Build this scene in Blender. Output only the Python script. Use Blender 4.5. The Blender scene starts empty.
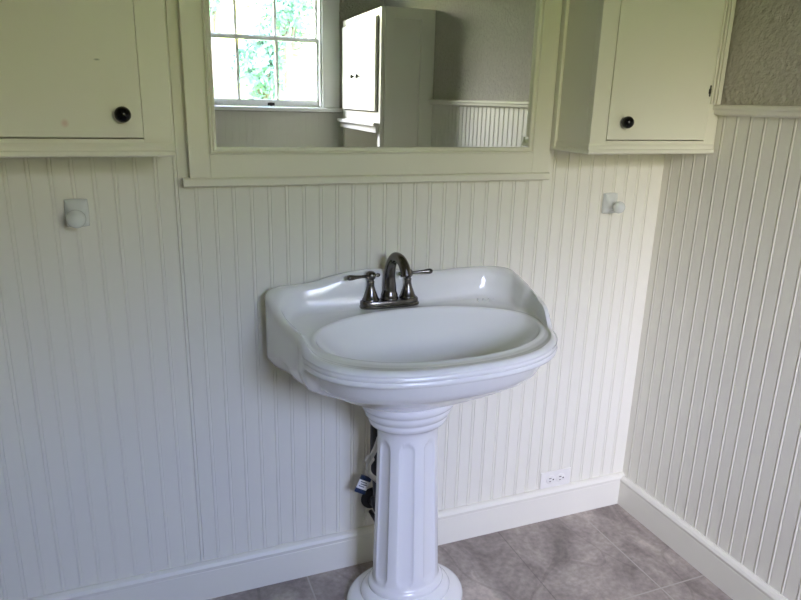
import bpy, bmesh, math, random
from mathutils import Vector, Matrix

# ------------------------------------------------------------------ camera
C = bpy.context.scene.collection
S = bpy.context.scene
YAW, PITCH, ROLL, FPX = 0.382431, 0.288835, 0.0259702, 670.596
F = Vector((math.sin(YAW)*math.cos(PITCH), math.cos(YAW)*math.cos(PITCH), -math.sin(PITCH)))
R0 = Vector((math.cos(YAW), -math.sin(YAW), 0)); U0 = R0.cross(F)
R1 = R0*math.cos(ROLL) + U0*math.sin(ROLL); U1 = -R0*math.sin(ROLL) + U0*math.cos(ROLL)
cd = bpy.data.cameras.new('camera'); cam = bpy.data.objects.new('camera', cd); C.objects.link(cam)
M = Matrix.Identity(4)
for i in range(3):
    M[i][0], M[i][1], M[i][2] = R1[i], U1[i], -F[i]
M.translation = Vector((-0.5308, -1.6, 1.3074))
cam.matrix_world = M
cd.sensor_width = 36; cd.lens = FPX/801*36; cd.clip_start = 0.02
S.camera = cam

# ------------------------------------------------------------------ world, sun, portal, exposure
w = bpy.data.worlds.new('sky'); S.world = w; w.use_nodes = True
nt = w.node_tree; nt.nodes.clear()
out = nt.nodes.new('ShaderNodeOutputWorld'); bg = nt.nodes.new('ShaderNodeBackground')
tc = nt.nodes.new('ShaderNodeTexCoord'); sx = nt.nodes.new('ShaderNodeSeparateXYZ'); cr = nt.nodes.new('ShaderNodeValToRGB')
nt.links.new(tc.outputs['Generated'], sx.inputs[0]); nt.links.new(sx.outputs['Z'], cr.inputs[0])
nt.links.new(cr.outputs[0], bg.inputs[0]); nt.links.new(bg.outputs[0], out.inputs[0])
e = cr.color_ramp.elements
e[0].position = 0.0; e[0].color = (0.30, 0.38, 0.16, 1)
e[1].position = 1.0; e[1].color = (1.2, 1.5, 2.4, 1)
for p_, c_ in ((.05, (.84, .84, .15)), (.13, (1.0, 1.0, .34)), (.22, (1.30, 1.30, 1.12)), (.34, (1.42, 1.75, 3.05)), (.55, (1.8, 2.2, 4.0))):
    n = e.new(p_); n.color = (*c_, 1)
# bright haze of the sun behind thin cloud, high in the south-west
dt = nt.nodes.new('ShaderNodeVectorMath'); dt.operation = 'DOT_PRODUCT'
dt.inputs[1].default_value = Vector((-.42, -.78, .52)).normalized()
gr = nt.nodes.new('ShaderNodeValToRGB'); gr.color_ramp.elements[0].position = .86; gr.color_ramp.elements[0].color = (0, 0, 0, 1)
gr.color_ramp.elements[1].position = 1.0; gr.color_ramp.elements[1].color = (4.5, 4.15, 4.4, 1); gr.color_ramp.interpolation = 'EASE'
ad = nt.nodes.new('ShaderNodeVectorMath'); ad.operation = 'ADD'
nt.links.new(tc.outputs['Generated'], dt.inputs[0]); nt.links.new(dt.outputs['Value'], gr.inputs[0])
nt.links.new(cr.outputs[0], ad.inputs[0]); nt.links.new(gr.outputs[0], ad.inputs[1]); nt.links.new(ad.outputs[0], bg.inputs[0])
bg.inputs[1].default_value = 1.0

sd = bpy.data.lights.new('sun', 'SUN'); sd.energy = 1.0; sd.color = (1.0, 0.95, 0.85); sd.angle = 0.02
sun = bpy.data.objects.new('sun', sd); C.objects.link(sun)
sun.rotation_euler = (math.radians(-42), 0, math.radians(-20))     # shines away from the house, onto the garden

WX0, WX1, WZ0, WZ1 = -0.235, 0.545, 1.25, 2.075                      # window opening
YF = -2.80
pd = bpy.data.lights.new('daylight_portal', 'AREA'); pd.shape = 'RECTANGLE'
pd.size = WX1-WX0; pd.size_y = WZ1-WZ0; pd.cycles.is_portal = True
po = bpy.data.objects.new('daylight_portal', pd); C.objects.link(po)
po.location = ((WX0+WX1)/2, YF-0.13, (WZ0+WZ1)/2); po.rotation_euler = (math.radians(90), 0, 0)

S.view_settings.view_transform = 'Standard'; S.view_settings.look = 'None'
S.view_settings.gamma = 1; S.view_settings.use_curve_mapping = False
S.view_settings.exposure = 3.70
S.cycles.max_bounces = 12; S.cycles.diffuse_bounces = 8; S.cycles.glossy_bounces = 6
S.cycles.use_denoising = True; S.cycles.sample_clamp_indirect = 4

# ------------------------------------------------------------------ helpers
def obj(name, bm, mat, parent=None, smooth=False, angle=None):
    me = bpy.data.meshes.new(name)
    bmesh.ops.recalc_face_normals(bm, faces=bm.faces)
    bm.to_mesh(me); bm.free()
    o = bpy.data.objects.new(name, me); C.objects.link(o)
    me.materials.append(mat)
    if smooth:
        for p in me.polygons: p.use_smooth = True
        if angle:
            me.set_sharp_from_angle(angle=math.radians(angle))
    if parent: o.parent = parent
    return o
def thing(name, label, cat, group=None):
    o = bpy.data.objects.new(name, None); C.objects.link(o); o.empty_display_size = 0.05
    o['label'] = label; o['category'] = cat
    if group: o['group'] = group
    return o
def struct(o):
    o['kind'] = 'structure'; return o
def box(bm, x0, x1, y0, y1, z0, z1, bev=0.0):
    g = bmesh.ops.create_cube(bm, size=1)
    for v in g['verts']:
        v.co = Vector(((x0+x1)/2+v.co.x*(x1-x0), (y0+y1)/2+v.co.y*(y1-y0), (z0+z1)/2+v.co.z*(z1-z0)))
    if bev:
        es = list({ed for v in g['verts'] for ed in v.link_edges})
        bmesh.ops.bevel(bm, geom=es, offset=bev, segments=2, profile=0.5, affect='EDGES')
    return bm
def nb(): return bmesh.new()
def loft(rings, cap0=True, cap1=True):
    bm = nb(); V = [[bm.verts.new(p) for p in r] for r in rings]; n = len(rings[0])
    for a, b in zip(V, V[1:]):
        for i in range(n):
            j = (i+1) % n
            bm.faces.new((a[i], a[j], b[j], b[i]))
    if cap0: bm.faces.new(V[0])
    if cap1: bm.faces.new(V[-1])
    return bm
def lathe(prof, axis='z', loc=(0,0,0), n=40, direction=None):
    """prof: (r, h) pairs along the axis; closed with caps"""
    d = Vector(direction) if direction else {'z': Vector((0,0,1)), 'y': Vector((0,-1,0)), 'x': Vector((1,0,0))}[axis]
    q = d.to_track_quat('Z', 'Y'); L = Vector(loc)
    return loft([[L + q @ Vector((r*math.cos(2*math.pi*k/n), r*math.sin(2*math.pi*k/n), h)) for k in range(n)] for r, h in prof])
def tube(pts, rad, n=20):
    pts = [Vector(p) for p in pts]; rads = rad if isinstance(rad, (list, tuple)) else [rad]*len(pts)
    rings = []; up = None
    for i, p in enumerate(pts):
        t = (pts[min(i+1, len(pts)-1)] - pts[max(i-1, 0)]).normalized()
        if up is None:
            up = Vector((0,0,1)) if abs(t.z) < .9 else Vector((1,0,0))
        s = t.cross(up).normalized(); up = s.cross(t).normalized()
        rings.append([p + (s*math.cos(2*math.pi*k/n) + up*math.sin(2*math.pi*k/n))*rads[i] for k in range(n)])
    return loft(rings)
def merge(*bms):
    out_ = nb()
    for b in bms:
        me = bpy.data.meshes.new('t'); b.to_mesh(me); b.free(); out_.from_mesh(me); bpy.data.meshes.remove(me)
    return out_
def smoothstep(a, b, x):
    t = min(1, max(0, (x-a)/(b-a))); return t*t*(3-2*t)
def interp(tab, x):
    if x <= tab[0][0]: return tab[0][1]
    for (a, fa), (b, fb) in zip(tab, tab[1:]):
        if x <= b:
            t = (x-a)/(b-a); t = t*t*(3-2*t); return fa+(fb-fa)*t
    return tab[-1][1]
def catmull(P, k=8):
    P = [Vector(p) for p in P]; Q = [P[0]*2-P[1]] + P + [P[-1]*2-P[-2]]; o = []
    for i in range(1, len(Q)-2):
        a, b, c, d = Q[i-1:i+3]
        for j in range(k):
            t = j/k
            o.append(0.5*((2*b) + (c-a)*t + (2*a-5*b+4*c-d)*t*t + (3*b-a-3*c+d)*t**3))
    o.append(P[-1]); return o

# ------------------------------------------------------------------ materials
def mat(name, col, rough=0.5, metal=0.0, noise=None, bump=None, coat=0.0, spec=0.5):
    """noise: (scale, amount, colour2)   bump: (scale, strength, distance)"""
    m = bpy.data.materials.new(name); m.use_nodes = True; t = m.node_tree; b = t.nodes['Principled BSDF']
    b.inputs['Base Color'].default_value = (*col, 1); b.inputs['Roughness'].default_value = rough
    b.inputs['Metallic'].default_value = metal; b.inputs['Coat Weight'].default_value = coat
    b.inputs['Coat Roughness'].default_value = 0.05; b.inputs['Specular IOR Level'].default_value = spec
    tc = t.nodes.new('ShaderNodeTexCoord')
    if noise:
        nz = t.nodes.new('ShaderNodeTexNoise'); nz.inputs['Scale'].default_value = noise[0]; nz.inputs['Detail'].default_value = 5
        rp = t.nodes.new('ShaderNodeValToRGB'); rp.color_ramp.elements[0].position = .35; rp.color_ramp.elements[1].position = .7
        rp.color_ramp.elements[0].color = (*col, 1)
        rp.color_ramp.elements[1].color = (*[c*(1-noise[1])+d*noise[1] for c, d in zip(col, noise[2])], 1)
        t.links.new(tc.outputs['Object'], nz.inputs['Vector']); t.links.new(nz.outputs[0], rp.inputs[0])
        t.links.new(rp.outputs[0], b.inputs['Base Color'])
    if bump:
        n2 = t.nodes.new('ShaderNodeTexNoise'); n2.inputs['Scale'].default_value = bump[0]; n2.inputs['Detail'].default_value = 3
        bp = t.nodes.new('ShaderNodeBump'); bp.inputs['Strength'].default_value = bump[1]; bp.inputs['Distance'].default_value = bump[2]
        t.links.new(tc.outputs['Object'], n2.inputs['Vector']); t.links.new(n2.outputs[0], bp.inputs['Height'])
        t.links.new(bp.outputs[0], b.inputs['Normal'])
    return m
WALLP = mat('wall_paint', (.79, .775, .68), .45, noise=(3, .25, (.74, .725, .62)), bump=(60, .08, .002))
TRIMP = mat('trim_paint', (.80, .78, .665), .38, noise=(5, .3, (.75, .73, .60)), bump=(40, .08, .002))
PLAST = mat('textured_plaster', (.47, .44, .37), .75, noise=(70, .6, (.56, .53, .45)), bump=(85, .8, .010))
CEILP = mat('ceiling_paint', (.56, .54, .42), .8)
PORC = mat('porcelain', (.87, .87, .86), .17, coat=.4)
CERAM = mat('bracket_ceramic', (.70, .73, .71), .12, coat=.5)
NICK = mat('brushed_nickel', (.17, .16, .15), .22, metal=1.0, bump=(300, .05, .0005))
CHROME = mat('chrome', (.75, .75, .76), .12, metal=1.0)
BLACK = mat('black_knob', (.003, .003, .004), .16, spec=.3)
DARKP = mat('dark_pipe', (.03, .03, .032), .4)
HOSE = mat('ivory_hose', (.72, .70, .62), .4)
BLUE = mat('blue_label', (.008, .025, .075), .4)
TAGW = mat('white_label', (.85, .86, .88), .5)
PLATE = mat('outlet_plastic', (.80, .785, .73), .45)
SLOT = mat('slot_dark', (.04, .035, .03), .6)
RUST = mat('hinge_metal', (.05, .05, .045), .5, metal=.6)
LEAF = mat('leaf', (.15, .25, .18), .6, noise=(2, .7, (.24, .36, .27)))
BARK = mat('bark', (.16, .12, .09), .9, bump=(20, .6, .02))
GRASS = mat('grass', (.16, .30, .07), .9, noise=(1.5, .6, (.26, .36, .12)), bump=(60, .6, .03))
GLOSSW = mat('window_paint', (.84, .84, .80), .35)

m = bpy.data.materials.new('mirror_silver'); m.use_nodes = True; b = m.node_tree.nodes['Principled BSDF']
b.inputs['Base Color'].default_value = (.84, .87, .84, 1); b.inputs['Metallic'].default_value = 1; b.inputs['Roughness'].default_value = .01
MIRR = m
m = bpy.data.materials.new('window_glass'); m.use_nodes = True; t = m.node_tree; t.nodes.clear()
o_ = t.nodes.new('ShaderNodeOutputMaterial'); mx = t.nodes.new('ShaderNodeMixShader'); tr = t.nodes.new('ShaderNodeBsdfTransparent')
gl = t.nodes.new('ShaderNodeBsdfGlossy'); gl.inputs['Roughness'].default_value = .02; fr = t.nodes.new('ShaderNodeFresnel'); fr.inputs[0].default_value = 1.25
t.links.new(fr.outputs[0], mx.inputs[0]); t.links.new(tr.outputs[0], mx.inputs[1]); t.links.new(gl.outputs[0], mx.inputs[2]); t.links.new(mx.outputs[0], o_.inputs[0])
GLASS = m

# slate-look tile floor
m = bpy.data.materials.new('slate_tile'); m.use_nodes = True; t = m.node_tree; b = t.nodes['Principled BSDF']; L = t.links.new
def N(k, **kw):
    n_ = t.nodes.new(k)
    for a, v in kw.items(): setattr(n_, a, v)
    return n_
geo = N('ShaderNodeNewGeometry'); mp = N('ShaderNodeMapping'); L(geo.outputs['Position'], mp.inputs[0])
sp = N('ShaderNodeSeparateXYZ'); L(geo.outputs['Position'], sp.inputs[0])
def grout(axis, origin, size, width):
    a = N('ShaderNodeMath', operation='SUBTRACT'); L(sp.outputs[axis], a.inputs[0]); a.inputs[1].default_value = origin - size*20
    mo = N('ShaderNodeMath', operation='PINGPONG'); L(a.outputs[0], mo.inputs[0]); mo.inputs[1].default_value = size/2
    lt = N('ShaderNodeMath', operation='LESS_THAN'); L(mo.outputs[0], lt.inputs[0]); lt.inputs[1].default_value = width/2
    return lt
gx = grout('X', .771, .93, .0045); gk = grout('X', .461, .93, .0030); gy = grout('Y', -.402, .62, .0045)
gm = N('ShaderNodeMath', operation='MAXIMUM'); L(gx.outputs[0], gm.inputs[0]); L(gy.outputs[0], gm.inputs[1])
n1 = N('ShaderNodeTexNoise'); n1.inputs['Scale'].default_value = 5.5; n1.inputs['Detail'].default_value = 8; n1.inputs['Roughness'].default_value = .62; n1.inputs['Distortion'].default_value = 1.2
mp.inputs['Scale'].default_value = (1.0, .55, 1); mp.inputs['Rotation'].default_value = (0, 0, .5); L(mp.outputs[0], n1.inputs['Vector'])
r1 = N('ShaderNodeValToRGB'); L(n1.outputs[0], r1.inputs[0]); es = r1.color_ramp.elements
es[0].position = .30; es[0].color = (.165, .142, .125, 1); es[1].position = .68; es[1].color = (.54, .475, .415, 1)
q = es.new(.45); q.color = (.29, .25, .222, 1); q = es.new(.56); q.color = (.38, .332, .292, 1)
n3 = N('ShaderNodeTexNoise'); n3.inputs['Scale'].default_value = 60; n3.inputs['Detail'].default_value = 4; L(geo.outputs['Position'], n3.inputs['Vector'])
m1 = N('ShaderNodeMix', data_type='RGBA', blend_type='OVERLAY'); m1.inputs[0].default_value = .45; L(r1.outputs[0], m1.inputs[6]); L(n3.outputs[0], m1.inputs[7])
vv = N('ShaderNodeTexVoronoi', feature='DISTANCE_TO_EDGE'); vv.inputs['Scale'].default_value = 4.0
n4 = N('ShaderNodeTexNoise'); n4.inputs['Scale'].default_value = 3; L(mp.outputs[0], n4.inputs['Vector'])
m4 = N('ShaderNodeMix', data_type='RGBA'); m4.inputs[0].default_value = .35; L(mp.outputs[0], m4.inputs[6]); L(n4.outputs['Color'], m4.inputs[7]); L(m4.outputs[2], vv.inputs['Vector'])
vl = N('ShaderNodeMath', operation='LESS_THAN'); L(vv.outputs['Distance'], vl.inputs[0]); vl.inputs[1].default_value = .010
vm = N('ShaderNodeMath', operation='MULTIPLY'); L(vl.outputs[0], vm.inputs[0]); vm.inputs[1].default_value = .22
m2 = N('ShaderNodeMix', data_type='RGBA'); L(vm.outputs[0], m2.inputs[0]); L(m1.outputs[2], m2.inputs[6]); m2.inputs[7].default_value = (.11, .09, .08, 1)
m3 = N('ShaderNodeMix', data_type='RGBA'); L(gm.outputs[0], m3.inputs[0]); L(m2.outputs[2], m3.inputs[6]); m3.inputs[7].default_value = (.425, .385, .34, 1)
m5 = N('ShaderNodeMix', data_type='RGBA'); kk = N('ShaderNodeMath', operation='MULTIPLY'); L(gk.outputs[0], kk.inputs[0]); kk.inputs[1].default_value = .55
L(kk.outputs[0], m5.inputs[0]); L(m3.outputs[2], m5.inputs[6]); m5.inputs[7].default_value = (.12, .10, .09, 1)
L(m5.outputs[2], b.inputs['Base Color']); b.inputs['Roughness'].default_value = .5
bp = N('ShaderNodeBump'); bp.inputs['Strength'].default_value = .35; bp.inputs['Distance'].default_value = .004; L(n1.outputs[0], bp.inputs['Height']); L(bp.outputs[0], b.inputs['Normal'])
TILE = m

# ------------------------------------------------------------------ room shell
XR, XL, ZC = 0.9466, -1.55, 2.45
RAIL = 1.318
def beadboard(length, start, height, pitch, phase, deep=(), gd=.0024, crown=.0001):
    """sheet in local x (0..length), face at y=0, back at y=.010, z from 0 to height; beads at phase + k*pitch"""
    pr = [(0, 0)]
    k = math.ceil((0.008-phase)/pitch)
    while phase + k*pitch < length-.008:
        c = phase + k*pitch; d = .0045 if any(abs(start+c-q) < .01 for q in deep) else gd
        pr += [(c-.0049, 0), (c-.0046, d), (c-.0036, d), (c-.0033, .0004), (c-.0016, -crown*.6), (c, -crown), (c+.0016, -crown*.6), (c+.0033, .0004), (c+.0036, d), (c+.0046, d), (c+.0049, 0)]
        k += 1
    pr += [(length, 0)]
    bm = nb()
    a = [bm.verts.new((x, y, 0)) for x, y in pr]; c = [bm.verts.new((x, y, height)) for x, y in pr]
    for i in range(len(pr)-1): bm.faces.new((a[i], a[i+1], c[i+1], c[i]))
    p = [bm.verts.new(v) for v in ((0, .01, 0), (length, .01, 0), (length, .01, height), (0, .01, height))]
    bm.faces.new((p[0], p[1], p[2], p[3]))
    bm.faces.new([a[0], p[0], p[3], c[0]]); bm.faces.new([a[-1], p[1], p[2], c[-1]])
    bm.faces.new(a + [p[1], p[0]]); bm.faces.new(c + [p[2], p[3]])
    return bm
def place(o, M_):
    o.data.transform(M_); return o

fl = struct(obj('floor', box(nb(), XL-.1, XR+.1, YF-.1, .11, -.08, 0), TILE))
ce = struct(obj('ceiling', box(nb(), XL-.1, XR+.1, YF-.1, .11, ZC, ZC+.08), CEILP))
wb = struct(obj('wall_back', box(nb(), XL-.1, XR+.1, .010, .11, 0, ZC), WALLP))
place(obj('beadboard', beadboard(XR-XL, XL, ZC, .0418, (-.4397-XL) % .0418, deep=(-.4397,)), WALLP, wb), Matrix.Translation((XL, 0, 0)))
wr = struct(obj('wall_right', box(nb(), XR+.010, XR+.10, YF, .010, 0, ZC), PLAST))
# right wall beadboard: local x -> -y, face towards -x
place(obj('beadboard', beadboard(-YF, 0, RAIL-.02, .0425, .0305, gd=.0019, crown=.0014), WALLP, wr), Matrix(((0, 1, 0, XR), (-1, 0, 0, 0), (0, 0, 1, 0), (0, 0, 0, 1))))
obj('plaster_field', box(nb(), XR+.002, XR+.010, YF, 0, RAIL-.02, ZC), PLAST, wr)
wl = struct(obj('wall_left', box(nb(), XL-.10, XL, YF, .010, 0, ZC), PLAST))
bm = nb()
box(bm, XL-.1, WX0, YF-.12, YF, 0, ZC); box(bm, WX1, XR+.1, YF-.12, YF, 0, ZC)
box(bm, WX0, WX1, YF-.12, YF, 0, WZ0); box(bm, WX0, WX1, YF-.12, YF, WZ1, ZC)
wf = struct(obj('wall_front', bm, PLAST))
place(obj('beadboard', beadboard(XR-.002-XL, 0, WZ0-.03, .0418, .02, gd=.0008, crown=.0), WALLP, wf), Matrix(((1, 0, 0, XL), (0, -1, 0, YF+.010), (0, 0, 1, 0), (0, 0, 0, 1))))

def extr(prof, axis, a, b):
    """extrude closed profile [(u,z)] ; axis 'x': u=y ; axis 'y': u=x"""
    f = (lambda u, z, s: (s, u, z)) if axis == 'x' else (lambda u, z, s: (u, s, z))
    return loft([[f(u, z, a) for u, z in prof], [f(u, z, b) for u, z in prof]])
bbp = [(0, 0), (-.016, 0), (-.016, .088), (-.0154, .0890), (-.0154, .0900), (-.016, .091), (-.0172, .100), (-.013, .108), (-.006, .1125), (0, .1125)]
struct(obj('baseboard_back', extr(bbp, 'x', XL, XR), WALLP))
struct(obj('baseboard_right', extr([(XR+u*1.15, z*.94) for u, z in bbp], 'y', YF+.01, -.016), WALLP))
struct(obj('baseboard_left', extr([(XL-u, z) for u, z in bbp], 'y', YF+.01, -.016), WALLP))
struct(obj('baseboard_front', extr([(YF+.01-u, z) for u, z in bbp], 'x', XL+.016, XR-.02), WALLP))
# chair rail on the right wall (butts against the cabinet front)
rp = [(0, 1.291), (-.012, 1.291), (-.020, 1.296), (-.0205, 1.304), (-.026, 1.308), (-.026, 1.314), (-.022, 1.318), (0, 1.318)]
struct(obj('trim_1', extr([(XR+u, z) for u, z in rp], 'y', -1.9125, -.1795), TRIMP))

# window
win = bpy.data.objects.new('window_1', None); C.objects.link(win); struct(win)
bm = nb(); cw = .105
box(bm, WX0-cw, WX0+.005, YF+.0105, YF+.032, WZ0, WZ1+cw, .003); box(bm, WX1-.005, WX1+cw, YF+.0105, YF+.032, WZ0, WZ1+cw, .003)
box(bm, WX0+.005, WX1-.005, YF+.0105, YF+.032, WZ1-.005, WZ1+cw, .003)
obj('casing', bm, GLOSSW, win)
bm = nb()
box(bm, WX0, WX0+.018, YF-.12, YF+.011, WZ0, WZ1); box(bm, WX1-.018, WX1, YF-.12, YF+.011, WZ0, WZ1)
box(bm, WX0+.018, WX1-.018, YF-.12, YF+.011, WZ1-.018, WZ1)
obj('jamb', bm, GLOSSW, win)
obj('stool', box(nb(), WX0-cw-.01, WX1+cw+.01, YF-.12, YF+.075, WZ0-.024, WZ0, .004), GLOSSW, win)
PX = [(-.205, .022), (.028, .252), (.258, .507)]
PX = [(-.205, .017), (.035, .257), (.275, .515)]
def sash(y, z0, z1, top, bot):
    bm = nb()
    box(bm, WX0+.018, PX[0][0], y-.015, y+.015, z0, z1, .002); box(bm, PX[-1][1], WX1-.018, y-.015, y+.015, z0, z1, .002)
    box(bm, PX[0][0], PX[-1][1], y-.015, y+.015, z0, z0+bot, .002); box(bm, PX[0][0], PX[-1][1], y-.015, y+.015, z1-top, z1, .002)
    for a, b_ in zip(PX, PX[1:]): box(bm, a[1], b_[0], y-.010, y+.010, z0+bot, z1-top)
    s = obj('sash', bm, GLOSSW, win)
    obj('pane', box(nb(), PX[0][0], PX[-1][1], y-.0015, y+.0015, z0+bot, z1-top), GLASS, s)
    return s
s1 = sash(YF-.045, WZ0+.002, 1.664, .022, .042)
sash(YF-.080, 1.646, WZ1-.018, .035, .028)
lift = merge(box(nb(), .200, .244, YF-.030, YF-.026, 1.258, 1.276, .001), lathe([(.001, 0), (.009, .001), (.011, .006), (.009, .012), (.002, .014)], 'y', (.222, YF-.026, 1.266)))
for v in lift.verts: v.co.y = v.co.y if v.co.y > YF-.0301 else v.co.y
lo = obj('sash_lift', lift, RUST, s1, True)
lo.data.transform(Matrix.Translation((0, (YF-.028)*2, 0)) @ Matrix.Scale(-1, 4, (0, 1, 0)))

# ------------------------------------------------------------------ mirror
mir = thing('wall_mirror', 'large mirror in a cream painted wooden frame above the pedestal sink', 'mirror')
A0, A1, B0, B1 = -.410, .527, 1.130, 2.02      # outer frame
G0, G1, H0, H1 = -.349, .459, 1.197, 1.955     # glass opening
bm = nb(); YB = -.0012; YT = -.024
mi = .016
box(bm, A0, G0-mi, YT, YB, B0, B1, .0012); box(bm, G1+mi, A1, YT, YB, B0, B1, .0012)
box(bm, G0-mi, G1+mi, YT, YB, B0, H0-mi, .0012); box(bm, G0-mi, G1+mi, YT, YB, H1+mi, B1, .0012)
obj('frame', bm, TRIMP, mir)
# inner moulding as stepped loft (closed ring)
def rect(x0, x1, z0, z1, y): return [(x0, y, z0), (x1, y, z0), (x1, y, z1), (x0, y, z1)]
steps = [(mi, -.020), (mi, -.0275), (mi-.003, -.030), (mi-.006, -.0275), (mi-.007, -.0255), (mi-.010, -.0275), (.0015, -.0265), (0, -.024), (0, -.020)]
bm = loft([rect(G0-d, G1+d, H0-d, H1+d, y) for d, y in steps], False, False)
obj('inner_moulding', bm, TRIMP, mir)
# ledge below
lp = [(YB, 1.110), (-.026, 1.110), (-.031, 1.113), (-.031, 1.126), (-.027, 1.1298), (YB, 1.1298)]
obj('ledge', extr(lp, 'x', A0-.015, A1+.003), TRIMP, mir)
# glass, hung very slightly off parallel
bm = box(nb(), -.412, .412, -.0015, .0015, 1.175, 1.975)
g = obj('mirror_glass', bm, MIRR, mir)
g.data.transform(Matrix.Translation(((G0+G1)/2, -.0145, 0)) @ Matrix.Rotation(-.018, 4, 'Z'))

# ------------------------------------------------------------------ wall cabinets
def knob(parent, x, y, z, r=.0150, name='knob'):
    b_ = lathe([(.008, 0), (.0075, .003), (r*.72, .0045), (r*.93, .009), (r, .0145), (r*.95, .020), (r*.78, .0245), (r*.5, .0275), (r*.25, .0287), (.001, .0290)], 'y', (x, y, z))
    return obj(name, b_, BLACK, parent, True, 60)
def wall_cabinet(x0, x1, dx0, dx1, label, knob_x, fluted=None, side='left'):
    t_ = thing('wall_cabinet', label, 'cabinet')
    z0, z1, yf = 1.1905, 2.25, -.1785
    bm = nb(); th = .016
    box(bm, x0, x0+th, yf+.02, YB, z0+.004, z1); box(bm, x1-th, x1, yf+.02, YB, z0+.004, z1)
    box(bm, x0+th, x1-th, yf+.02, YB, z0+.004, z0+.02); box(bm, x0+th, x1-th, yf+.02, YB, z1-.016, z1)
    box(bm, x0+th, x1-th, -.008, YB, z0+.02, z1-.016)
    obj('body', bm, TRIMP, t_)
    bm = nb()
    dz0, dz1 = 1.226, z1-.05
    gr_ = .0004 if side == 'right' else .0015
    box(bm, x0, dx0-.0015, yf, yf+.02, z0+.004, z1, .0012); box(bm, dx1+gr_, x1, yf, yf+.02, z0+.004, z1, .0012)
    box(bm, dx0-.0015, dx1+gr_, yf, yf+.02, z0+.004, dz0-.0022, .0008); box(bm, dx0-.0015, dx1+gr_, yf, yf+.02, dz1+.0015, z1, .0008)
    obj('face_frame', bm, TRIMP, t_)
    d = obj('door', box(nb(), dx0, dx1, yf-.0015, yf+.018, dz0, dz1, .0015), TRIMP, t_)
    knob(d, knob_x, yf-.0013, 1.2695)
    # bottom moulding: front and the free side
    pf = [(0, z0), (-.004, z0), (-.008, z0+.003), (-.008, z0+.010), (-.0055, z0+.012), (-.0055, z0+.020), (-.003, z0+.0255), (0, z0+.0255)]
    xa, xb = (x0-.006, x1-.006) if side == 'left' else (x0, x1+.002)
    bm = extr([(yf-.0002+u, z) for u, z in pf], 'x', xa, xb)
    if side == 'left':
        bm = merge(bm, extr([(x0-.0002+u*.8, z) for u, z in pf], 'y', yf, YB))
    obj('bottom_moulding', bm, TRIMP, t_)
    return t_, d
cR, dR = wall_cabinet(.538, XR-.0012, .588, .905, 'cream wall cabinet in the right corner with a black knob and a hinge mark', .6350)
hb = nb(); box(hb, .8995, .9035, -.1825, -.1802, 1.338, 1.366, .0006); box(hb, .8975, .9050, -.1815, -.1802, 1.345, 1.357)
obj('hinge', hb, RUST, dR)
bm = nb()
for xa, xb, yy in ((.9090, .9145, -.1825), (.9175, .9235, -.1850), (.9265, .9330, -.1860), (.9360, .9415, -.1835), (.9415, XR-.0012, -.1795)):
    box(bm, xa, xb, yy, -.1783, RAIL+.0005, 2.25, .0008)
obj('side_moulding', bm, TRIMP, cR)
obj('filler_strip', box(nb(), .5285, .5378, -.040, YB, 1.196, 2.25, .0015), TRIMP, cR)
cL, dL = wall_cabinet(-.860, -.449, -.806, -.503, 'cream wall cabinet left of the mirror with a black door knob', -.5370, side='right')

# the left door closes tight on its hinge side and carries a pink smudge and a scuff
DOORP = TRIMP.copy(); DOORP.name = 'trim_paint_marked'; t = DOORP.node_tree; b = t.nodes['Principled BSDF']
src = b.inputs['Base Color'].links[0].from_socket
gp = t.nodes.new('ShaderNodeNewGeometry')
for (x, z, rx, rz, col, am) in ((-.6378, 1.252, .0075, .0085, (.62, .36, .30, 1), .55), (-.573, 1.366, .0060, .0022, (.22, .25, .18, 1), .7)):
    sb = t.nodes.new('ShaderNodeVectorMath'); sb.operation = 'SUBTRACT'; sb.inputs[1].default_value = (x, -.18, z)
    sc_ = t.nodes.new('ShaderNodeVectorMath'); sc_.operation = 'MULTIPLY'; sc_.inputs[1].default_value = (1/rx, 0, 1/rz)
    ln = t.nodes.new('ShaderNodeVectorMath'); ln.operation = 'LENGTH'
    mr = t.nodes.new('ShaderNodeMapRange'); mr.inputs[1].default_value = .3; mr.inputs[2].default_value = 1.1; mr.inputs[3].default_value = am; mr.inputs[4].default_value = 0
    mi_ = t.nodes.new('ShaderNodeMix'); mi_.data_type = 'RGBA'; mi_.inputs[7].default_value = col
    t.links.new(gp.outputs['Position'], sb.inputs[0]); t.links.new(sb.outputs[0], sc_.inputs[0]); t.links.new(sc_.outputs[0], ln.inputs[0])
    t.links.new(ln.outputs['Value'], mr.inputs[0]); t.links.new(mr.outputs[0], mi_.inputs[0]); t.links.new(src, mi_.inputs[6]); src = mi_.outputs[2]
t.links.new(src, b.inputs['Base Color'])
dL.data.materials.clear(); dL.data.materials.append(DOORP)

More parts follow.
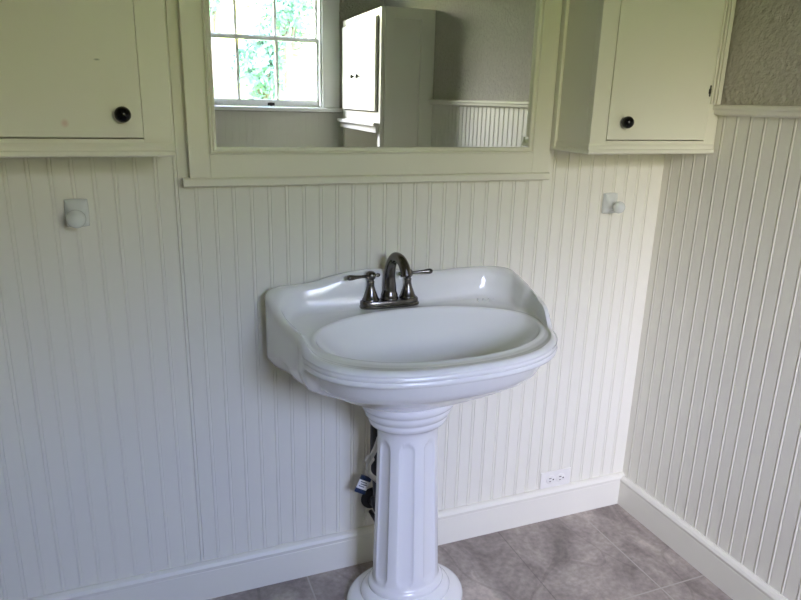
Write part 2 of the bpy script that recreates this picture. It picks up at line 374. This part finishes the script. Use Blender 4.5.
# ------------------------------------------------------------------ pedestal sink
XC = .080
N_ = 320
TH = [2*math.pi*(i+.5)/N_ for i in range(N_)]
CY = -.276
def outline(d, rc=.038):
    """closed polyline of the basin outline inset by d, resampled on rays from (0, CY)"""
    pts = []
    a, b_ = .3015-d, .228-d; yc = -.282
    for k in range(0, 61):
        ph = math.pi + math.pi*k/60; c, s = math.cos(ph), math.sin(ph); nn = 2/2.5
        pts.append((a*math.copysign(abs(c)**nn, c), yc + b_*math.copysign(abs(s)**nn, s)))
    w_, yb = .336-d, -.012-d; rc = min(.10, rc+d)
    for k in range(0, 13):
        ph = math.pi/2*k/12; pts.append((w_-rc+rc*math.cos(ph), yb-rc+rc*math.sin(ph)))
    for k in range(0, 13):
        ph = math.pi/2+math.pi/2*k/12; pts.append((-w_+rc+rc*math.cos(ph), yb-rc+rc*math.sin(ph)))
    res = []
    n = len(pts)
    for th in TH:
        c, s = math.cos(th), math.sin(th); best = None
        for i in range(n):
            x1, y1 = pts[i][0], pts[i][1]-CY; x2, y2 = pts[(i+1) % n][0], pts[(i+1) % n][1]-CY
            c1 = c*y1 - s*x1; c2 = c*y2 - s*x2
            if (c1 <= 0 < c2) or (c2 <= 0 < c1):
                t_ = c1/(c1-c2); x = x1+(x2-x1)*t_; y = y1+(y2-y1)*t_
                if x*c+y*s > 0: best = (x, y+CY)
        res.append(best)
    return res
O0 = outline(0)
FF = [1-smoothstep(-.356, -.322, y) for x, y in O0]
def topz(x, y):
    back = interp([(-.336, .863), (-.27, .8635), (-.218, .868), (-.166, .882), (-.114, .889), (-.06, .892), (0, .887), (.05, .878), (.08, .8755), (.14, .875), (.20, .877), (.26, .878), (.32, .876), (.336, .873)], x)
    if x < 0: side = interp([(-.350, .803), (-.325, .814), (-.27, .819), (-.178, .816), (-.131, .820), (-.094, .833), (-.063, .850), (-.035, .863), (-.012, .865)], y)
    else: side = interp([(-.352, .805), (-.328, .828), (-.30, .845), (-.25, .849), (-.20, .852), (-.15, .861), (-.10, .871), (-.05, .8745), (-.012, .875)], y)
    return side if abs(x) > .29 or y < -.06 else back
TZ = []
for (x, y), f_ in zip(O0, FF):
    TZ.append(topz(x, y)*(1-f_) + .804*f_)
# smooth the height round the corners
for _ in range(6):
    TZ = [(TZ[i-1]+2*TZ[i]+TZ[(i+1) % N_])/4 for i in range(N_)]
def zl(y):   # underside height of the plain side panel
    return interp([(-.34, .748), (-.20, .724), (-.012, .682)], y)
BA, BB, BY, DK = .2670, .172, -.276, .801
BO = .0115
def bowl(k):
    """ring of the oval bowl; its rim is cut on the same rays from (0, CY) as the outline"""
    r = []
    for th in TH:
        c, s_ = math.cos(th), math.sin(th); lo_, hi_ = 0, .5
        for _ in range(30):
            q_ = (lo_+hi_)/2
            if (abs(q_*c-BO)/(BA+(max(k, 1)-1)*.2))**2.12 + (abs(q_*s_)/(BB+(max(k, 1)-1)*.2))**2.12 > 1: hi_ = q_
            else: lo_ = q_
        x, y = lo_*c, lo_*s_; kk = min(k, 1)
        r.append((BO+(x-BO)*kk, BY+y*kk))
    return r
rings = []
inner = False
def add(xy, z):
    rings.append([(XC+p[0]+max(0, -p[1]-.03)*-.050 + (.016*math.exp(-((p[1]+.20)/.10)**2)*smoothstep(.20, .30, p[0])), p[1], (z[i] if isinstance(z, list) else z)) for i, p in enumerate(xy)])
for k in (.085, .12, .2, .3, .4, .5, .6, .7, .78, .85, .9, .94, .97, .988):
    add(bowl(k), .796 - .128*(1-k**2.1)**.93)
add(bowl(1.0), .7975); add(bowl(1.008), .8006); add(bowl(1.022), .8024); add(bowl(1.045), .8026); add(bowl(1.065), .8010)
LIP = bowl(1.07)
def mixz(f_, extra=0): return [DK + (tz-DK)*f_ + extra for tz in TZ]
O = {d: outline(d) for d in (.056, .050, .044, .038, .034, .030, .025, .020, .014, .008, .003, -.0015, .004, .007, .018, .024, .0015, .020)}
for d in O:
    if d > .015:
        for i in range(N_):
            r0_ = math.hypot(O0[i][0], O0[i][1]-CY); rl = math.hypot(LIP[i][0], LIP[i][1]-CY); rd = math.hypot(O[d][i][0], O[d][i][1]-CY)
            r2 = max(rd, rl+(r0_-rl)*(1-.93*d/.056)); O[d][i] = (O[d][i][0]*r2/rd, CY+(O[d][i][1]-CY)*r2/rd)
U_ = {d: outline(d) for d in (.018, .020, .024)}

inner = False
add(O[.056], DK-.0005); add(O[.050], mixz(0)); add(O[.044], mixz(.025)); add(O[.038], mixz(.14)); add(O[.034], mixz(.48)); add(O[.030], mixz(.80)); add(O[.025], mixz(.965))
add(O[.020], mixz(1, .0008)); add(O[.014], mixz(1, .0022)); add(O[.008], mixz(1, .001)); add(O[.003], mixz(1, -.003)); add(O0, mixz(1, -.009))
def blend(front_d, front_z, s):
    A = U_[front_d] if front_d in U_ else (O[front_d] if front_d in O else O0)
    xy, z = [], []
    for i in range(N_):
        f_ = FF[i]; x0, y0 = O0[i]; x1, y1 = A[i]
        xy.append((x0+(x1-x0)*f_, y0+(y1-y0)*f_))
        zs = (TZ[i]-.009)*(1-s) + (zl(y0)+.008)*s
        z.append(zs*(1-f_)+front_z*f_)
    add(xy, z)
for fd, fz, s in ((0, .7990, .10), (.003, .7960, .15), (.003, .7948, .20), (0, .7925, .27), (0, .7862, .38), (.0015, .7848, .42), (0, .7834, .48), (-.0015, .7790, .56), (0, .7735, .68), (.004, .7715, .78), (.014, .7700, .88), (.020, .7675, 1.0)):
    blend(fd, fz, s)
last = [Vector(p) for p in rings[-1]]
PY = -.185; PX_ = .0665
neck = [Vector((PX_+.112*math.cos(th), PY+.088*math.sin(th), .600)) for th in TH]
for j in range(1, 21):
    ph = math.pi/2*j/20; u = 1-math.cos(ph); v = .30*math.sin(min(1, u/.12)*math.pi/2)+.70*(max(0, u-.12)/.88)**.9
    rings.append([(*(Vector((a.x, a.y))*(1-u)+Vector((c.x, c.y))*u), a.z*(1-v)+c.z*v) for a, c in zip(last, neck)])
sink = thing('pedestal_sink', 'white porcelain pedestal sink with a scalloped backsplash and fluted column', 'sink')
basin = obj('basin', loft(rings), PORC, sink, True, 55)
dr = lathe([(.001, .6692), (.012, .6695), (.016, .6705), (.022, .6705), (.024, .6690), (.024, .6660)], 'z', (XC+BO-.0123, BY, 0))
obj('drain', dr, CHROME, basin, True, 40)
# soap-dish ridges moulded into the rear deck on the right
bm = nb()
for k in range(7):
    x = .300+.014*k
    bm = merge(bm, tube([(x, -.092-.001*k, DK-.0015), (x+.004, -.080-.003*k, DK+.0003), (x+.010, -.068-.004*k, DK-.0015)], .0022, 10))
obj('soap_ridges', bm, PORC, basin, True)

# pedestal
NP = 288
def flute(th, z):
    ps = math.atan2(math.sin(th+math.pi/2), math.cos(th+math.pi/2))   # 0 at the front (-y)
    hw = math.radians(14)
    z0_, z1_ = .088, .500; best = 0
    for k in range(-4, 5):
        c = math.radians(-19+47*k)
        d = abs(ps-c)
        if d < hw:
            u = d/hw
            zr = .022; e_ = 0
            if z0_+zr <= z <= z1_-zr: m_ = 1-u*u
            else:
                dz_ = (z-(z1_-zr))/zr if z > z1_-zr else ((z0_+zr)-z)/zr
                m_ = 1-u*u-dz_*dz_
            best = max(best, max(0, m_)**.5*.9)
    return best
prof = [(.060, .6200), (.104, .6190), (.112, .614), (.118, .6080), (.1215, .598), (.1215, .590), (.1185, .5840), (.1125, .5805), (.1115, .5780), (.1125, .5740), (.1110, .5660), (.1060, .5590), (.1015, .5560), (.1010, .5530), (.1020, .5490), (.1010, .5430), (.0965, .5370), (.0895, .5330), (.0845, .529), (.0805, .522), (.0795, .510)]
nz = 64
for i in range(nz+1):
    t_ = i/nz; prof.append((.0790+.0135*t_**1.1, .505-.425*t_))
prof += [(.0945, .0775), (.0975, .0750), (.1000, .0735), (.1035, .0690), (.1045, .0640), (.1030, .0590), (.1030, .0565), (.1080, .0545), (.1160, .0505), (.1220, .0450), (.1250, .0385), (.1250, .0350), (.1320, .0330), (.1470, .0290), (.1570, .0220), (.1620, .0140), (.1635, .0060), (.1630, 0.0)]
rings = []
for r, z in prof:
    ring = []
    for k in range(NP):
        th = 2*math.pi*k/NP; rr = r - (.0080*flute(th, z) if .080 < z < .505 else 0)
        ring.append((PX_+.0085*(1-z/.6)+rr*math.cos(th), PY+rr*.80*math.sin(th), z))
    rings.append(ring)
obj('pedestal', loft(rings), PORC, sink, True, 60)

# faucet (on the deck)
FX, FY, FZ = .060, -.053, DK-.0012
bm = nb()
def stadium(hw, hd, z, n=48):
    o2 = []
    for k in range(n):
        th = 2*math.pi*k/n; c, s = math.cos(th), math.sin(th)
        o2.append((FX+hw*math.copysign(abs(c)**.62, c), FY+hd*math.copysign(abs(s)**.72, s), z))
    return o2
fau = obj('faucet', loft([stadium(.0805, .027, FZ), stadium(.0815, .028, FZ+.003), stadium(.0805, .0272, FZ+.007), stadium(.0785, .0255, FZ+.0085), stadium(.078, .025, FZ+.017), stadium(.0765, .0235, FZ+.0195), stadium(.070, .018, FZ+.0205)]), NICK, sink, True, 35)
fau['label'] = 'dark brushed nickel centerset faucet'
ZB = FZ+.019
path = catmull([(FX, FY, ZB), (FX, FY, ZB+.03), (FX, FY, ZB+.065), (FX+.001, FY-.006, ZB+.092), (FX+.003, FY-.024, ZB+.113), (FX+.006, FY-.046, ZB+.116), (FX+.009, FY-.064, ZB+.108), (FX+.011, FY-.076, ZB+.094), (FX+.012, FY-.082, ZB+.078)], 8)
nP = len(path); rad = []
for i in range(nP):
    t_ = i/(nP-1)
    rad.append(interp([(0, .0225), (.04, .0220), (.10, .0180), (.26, .0140), (.6, .0125), (.9, .0130), (1, .0138)], t_))
sp_ = merge(tube(path, rad, 28), lathe([(.0225, 0), (.0235, .003), (.0225, .006), (.020, .007)], 'z', (FX, FY, ZB-.001)), tube([(FX, FY+.018, ZB), (FX, FY+.018, ZB+.045)], .0025, 10), lathe([(.0025, 0), (.006, .003), (.007, .008), (.004, .013), (.001, .0145)], 'z', (FX, FY+.018, ZB+.043)))
obj('spout', sp_, NICK, fau, True, 50)
for s in (-1, 1):
    hx = FX+s*.0505
    bell = lathe([(.0215, 0), (.0225, .003), (.0215, .006), (.0195, .0085), (.0165, .017), (.0123, .028), (.0092, .039), (.0088, .046), (.0095, .050), (.0075, .053), (.0080, .055), (.0115, .059), (.0130, .065), (.0118, .071), (.0075, .0755), (.002, .077)], 'z', (hx, FY, ZB-.001))
    zc_ = ZB+.064; dv = Vector((s, -.12, .05 if s > 0 else .0)).normalized()
    p0 = Vector((hx, FY, zc_))
    lev = tube([p0+dv*q_ for q_ in (.008, .017, .028, .041, .052, .059, .064, .0665)], [.0045, .0038, .0040, .0050, .0068, .0072, .0055, .0015], 16)
    fin = tube([p0-dv*q_ for q_ in (.010, .014, .017, .020, .024, .026)], [.0035, .003, .0048, .0052, .004, .001], 14)
    obj('handle', merge(bell, lev, fin), NICK, fau, True, 50)

# ------------------------------------------------------------------ plumbing behind the pedestal
dp = thing('drain_pipe', 'black drain pipe rising behind the sink column', 'pipe')
obj('pipe', tube(catmull([(.030, -.050, .60), (.030, -.050, .54), (.030, -.050, .46), (.031, -.050, .36), (.040, -.050, .26), (.040, -.040, .215), (.040, -.022, .205), (.040, -.0015, .205)], 8), .0150, 24), DARKP, dp, True)
obj('flange', lathe([(.034, 0), (.033, .003), (.024, .008), (.0185, .010)], 'y', (.040, -.0012, .205)), DARKP, dp, True, 40)
sl = thing('supply_line', 'ivory supply hose with a white and blue tag behind the sink column', 'hose')
obj('hose', tube(catmull([(.030, -.098, .47), (.014, -.096, .420), (.0, -.092, .385), (-.004, -.09, .355), (.004, -.088, .335), (.020, -.088, .318), (.042, -.086, .29), (.064, -.06, .265), (.066, -.0015, .26)], 8), .0068, 16), HOSE, sl, True)
obj('nut', lathe([(.0105, 0), (.0115, .002), (.0115, .016), (.0105, .018)], direction=(-.5, .1, -.8), loc=(.004, -.092, .392), n=6), HOSE, sl)
T_ = Matrix.Translation((-.015, -.080, .306)) @ Matrix.Scale(.80, 4) @ Matrix.Rotation(math.radians(24), 4, 'Y') @ Matrix.Rotation(math.radians(-15), 4, 'Z')
def tag_box(x0, x1, y0, y1, z0, z1, bv=.001):
    b_ = box(nb(), x0, x1, y0, y1, z0, z1, bv); b_.transform(T_); return b_
tg = obj('tag', tag_box(-.0185, .0185, -.004, .004, -.019, .019, .002), TAGW, sl)
obj('tag_band', tag_box(-.019, .019, -.0046, .0046, .016, .031), BLUE, tg); obj('tag_band', tag_box(-.019, .019, -.0046, .0046, -.032, -.016), BLUE, tg)
bm = nb()
for k, (a_, b2) in enumerate(((-.012, .010), (-.009, .014), (-.013, .006))):
    bm = merge(bm, tag_box(a_, b2, -.0047, -.0039, .008-.008*k, .0105-.008*k, 0))
obj('tag_print', bm, BLUE, tg)
sv = thing('shutoff_valve', 'dark shut-off valve and riser low behind the sink column', 'valve')
obj('riser', tube(catmull([(.013, -.082, .262), (.019, -.082, .23), (.034, -.086, .19), (.036, -.074, .165), (.036, -.03, .160), (.036, -.0015, .160)], 6), .0065, 14), DARKP, sv, True)
obj('valve_handle', lathe([(.004, 0), (.011, .002), (.013, .006), (.011, .010), (.003, .011)], 'y', (.038, -.088, .185), n=24), DARKP, sv, True, 40)

# ------------------------------------------------------------------ porcelain brackets
def bracket(cx, cz, kr, label):
    t_ = thing('wall_bracket', label, 'wall bracket', 'porcelain towel bar brackets')
    def sq(h, v, y, conc):
        o2 = []
        for k in range(48):
            th = 2*math.pi*k/48+math.pi/4; c, s = math.cos(th), math.sin(th)
            r = 1/max(abs(c), abs(s)); r = r*(1-conc*(1-abs(math.sin(2*th))))
            r *= 1-.05*abs(math.sin(2*th))**8
            o2.append((cx+h*r*c, y, cz+v*r*s))
        return o2
    def circ(r, y, zc): return [(cx+r*math.cos(2*math.pi*k/48+math.pi/4), y, zc+r*math.sin(2*math.pi*k/48+math.pi/4)) for k in range(48)]
    bm = loft([sq(.0235, .0300, -.0012, 0), sq(.0240, .0305, -.006, 0), sq(.0225, .0290, -.010, .03), sq(.019, .024, -.014, .12), circ(.0165, -.020, cz-.003), circ(.0120, -.028, cz-.005), circ(.0105, -.036, cz-.006)])
    obj('backplate', bm, CERAM, t_, True, 50)
    p = [(.0105, .034)]
    for k in range(1, 14):
        a_ = math.pi*(k/14*.86+.12); p.append((kr*math.sin(a_), .034+kr-.002-kr*math.cos(a_)*1.0-.002))
    p.append((.0005, .034+2*kr-.004))
    obj('knob', lathe(p, 'y', (cx, 0, cz-.006)), CERAM, t_, True, 60)
bracket(-.647, 1.058, .0195, 'white porcelain knob bracket on the wall under the left cabinet')
bracket(.761, 1.036, .0172, 'white porcelain knob bracket on the wall under the corner cabinet')

# ------------------------------------------------------------------ outlet
ot = thing('power_outlet', 'white duplex power outlet set sideways just above the back baseboard', 'power outlet')
ox0, ox1, oz0, oz1 = .613, .727, .1125, .170
obj('cover_plate', box(nb(), ox0, ox1, -.0052, -.0012, oz0+.0005, oz1+.003, .0018), PLATE, ot)
for cx in (.651, .689):
    r_ = obj('receptacle', lathe([(.0165, 0), (.0165, .0018), (.0155, .0022)], 'y', (cx, -.0051, .1430), n=32), PLATE, ot, True, 30)
    s_ = nb()
    for dx, dz, hx, hz in ((-.003, .0055, .0045, .0012), (-.003, -.0055, .0035, .0012)):
        box(s_, cx+dx-hx, cx+dx+hx, -.0076, -.0068, .1430+dz-hz, .1430+dz+hz)
    s_ = merge(s_, lathe([(.0026, 0), (.0026, .0007)], 'y', (cx+.0085, -.0069, .1430), n=16))
    obj('slots', s_, SLOT, r_)
obj('screw', lathe([(.003, 0), (.0028, .0012), (.001, .0016)], 'y', (.670, -.0051, .1430), n=16), PLATE, ot, True, 40)

# ------------------------------------------------------------------ tall cabinet (seen in the mirror)
tcab = thing('tall_cabinet', 'tall white cabinet with two upper doors against the right wall beside the window', 'cabinet')
cx0, cx1, cy0, cy1 = .671, XR-.028, -2.700, -1.925
bm = nb()
box(bm, cx0, XR-.0015, cy1-.018, cy1, 0, 1.765, .001); box(bm, cx0, XR-.0015, cy0, cy0+.018, 0, 1.765, .001)
box(bm, cx0, cx1, cy0+.018, cy1-.018, 1.747, 1.765); box(bm, cx1-.012, cx1, cy0+.018, cy1-.018, 0.08, 1.747)
box(bm, cx0+.02, cx1-.012, cy0+.018, cy1-.018, 1.17, 1.186); box(bm, cx0+.02, cx1-.012, cy0+.018, cy1-.018, .80, .82); box(bm, cx0+.02, cx1-.012, cy0+.018, cy1-.018, .08, .10)
obj('body', bm, TRIMP, tcab)
bm = nb()   # raised stiles on the near side leave a recessed panel
box(bm, cx0, cx0+.050, cy1, cy1+.012, 0.0, 1.765, .001); box(bm, XR-.080, XR-.0015, cy1, cy1+.012, 0, 1.765, .001); box(bm, cx0+.05, XR-.08, cy1, cy1+.012, 1.715, 1.765, .001); box(bm, cx0+.05, XR-.08, cy1, cy1+.012, 0, .09, .001)
obj('side_frame', bm, TRIMP, tcab)
bm = nb()
box(bm, cx0-.018, cx0, cy0, cy0+.05, 0, 1.765, .001); box(bm, cx0-.018, cx0, cy1-.04, cy1, 0, 1.765, .001)
box(bm, cx0-.018, cx0, cy0+.05, cy1-.04, 1.728, 1.765, .001); box(bm, cx0-.018, cx0, cy0+.05, cy1-.04, 1.19, 1.243, .001)
box(bm, cx0-.018, cx0, cy0+.05, cy1-.04, 0, .09, .001)
obj('face_frame', bm, TRIMP, tcab)
ymid = -2.330
for ya, yb, ky in ((cy0+.045, ymid-.004, -2.385), (ymid+.004, cy1-.052, -2.272)):
    d = obj('door', box(nb(), cx0-.034, cx0-.0185, ya, yb, 1.25, 1.722, .0015), TRIMP, tcab)
    obj('knob', lathe([(.004, 0), (.004, .008), (.010, .011), (.012, .016), (.009, .022), (.001, .024)], direction=(-1, 0, 0), loc=(cx0-.0335, ky, 1.435)), BLACK, d, True, 50)
for ya, yb, ky in ((cy0+.045, ymid-.004, -2.385), (ymid+.004, cy1-.035, -2.272)):
    d = obj('door', box(nb(), cx0-.034, cx0-.0185, ya, yb, .10, .80, .0015), TRIMP, tcab)
    obj('knob', lathe([(.004, 0), (.004, .008), (.010, .011), (.012, .016), (.009, .022), (.001, .024)], direction=(-1, 0, 0), loc=(cx0-.0335, ky, .72)), BLACK, d, True, 50)
obj('shelf_ledge', merge(box(nb(), cx0-.052, cx0-.0182, cy0-.01, cy1-.012, 1.172, 1.190, .003), box(nb(), cx0-.036, cx0-.0182, cy0, cy1-.02, 1.138, 1.172, .002)), TRIMP, tcab)

# ------------------------------------------------------------------ garden beyond the window
lawn = obj('lawn', box(nb(), -18, 22, -34, YF-.6, -.75, -.6), GRASS); lawn['kind'] = 'structure'
def tree(x, y, h, rx, rz, seed, label, name='tree', leaves=1500):
    rnd = random.Random(seed); t_ = thing(name, label, 'tree', None); g0 = -.6
    blobs = []
    for k in range(9):
        a_ = rnd.uniform(0, 6.28); q_ = rnd.uniform(0, .6)
        blobs.append((x+rx*q_*math.cos(a_), y+rx*q_*math.sin(a_), h+rz*rnd.uniform(-.6, .6), rx*rnd.uniform(.35, .55)))
    tops = [tube([(x, y, g0), (x+.05, y, (g0+h)/2), (x, y, h)], [.13, .10, .05], 10)]
    for bx, by, bz, br in blobs[:6]:
        tops.append(tube([(x, y, (g0+h)/2+.2), ((x+bx)/2, (y+by)/2, (h+bz)/2-.1), (bx, by, bz)], [.05, .035, .015], 7))
    obj('trunk', merge(*tops), BARK, t_, True)
    bm = nb()
    for k in range(leaves):
        bx, by, bz, br = rnd.choice(blobs)
        v = Vector((rnd.gauss(0, 1), rnd.gauss(0, 1), rnd.gauss(0, 1))).normalized()*br*rnd.uniform(.5, 1.0)
        c = Vector((bx, by, bz))+v; s_ = rnd.uniform(.035, .075)
        u1 = Vector((rnd.gauss(0, 1), rnd.gauss(0, 1), rnd.gauss(0, 1))).normalized(); u2 = u1.orthogonal().normalized()
        bm.faces.new([bm.verts.new(c+p) for p in (u1*s_*1.4, u2*s_*.6, -u1*s_*1.2, -u2*s_*.6)])
    obj('crown', bm, LEAF, t_)
    return t_
tree(1.15, -9.2, 1.75, .62, .55, 3, 'pale green round tree in the garden, middle of the window', leaves=1500)
tree(-.1, -10.5, 1.5, .8, .8, 8, 'pale green tree in the garden at the left of the window', leaves=1500)
tree(2.1, -12.5, 2.9, .9, .6, 5, 'light leafy tree in the garden behind the upper right panes', leaves=1500)
tree(.7, -13.5, 3.6, 1.2, .7, 9, 'tall light tree in the garden behind the upper panes', leaves=1500)
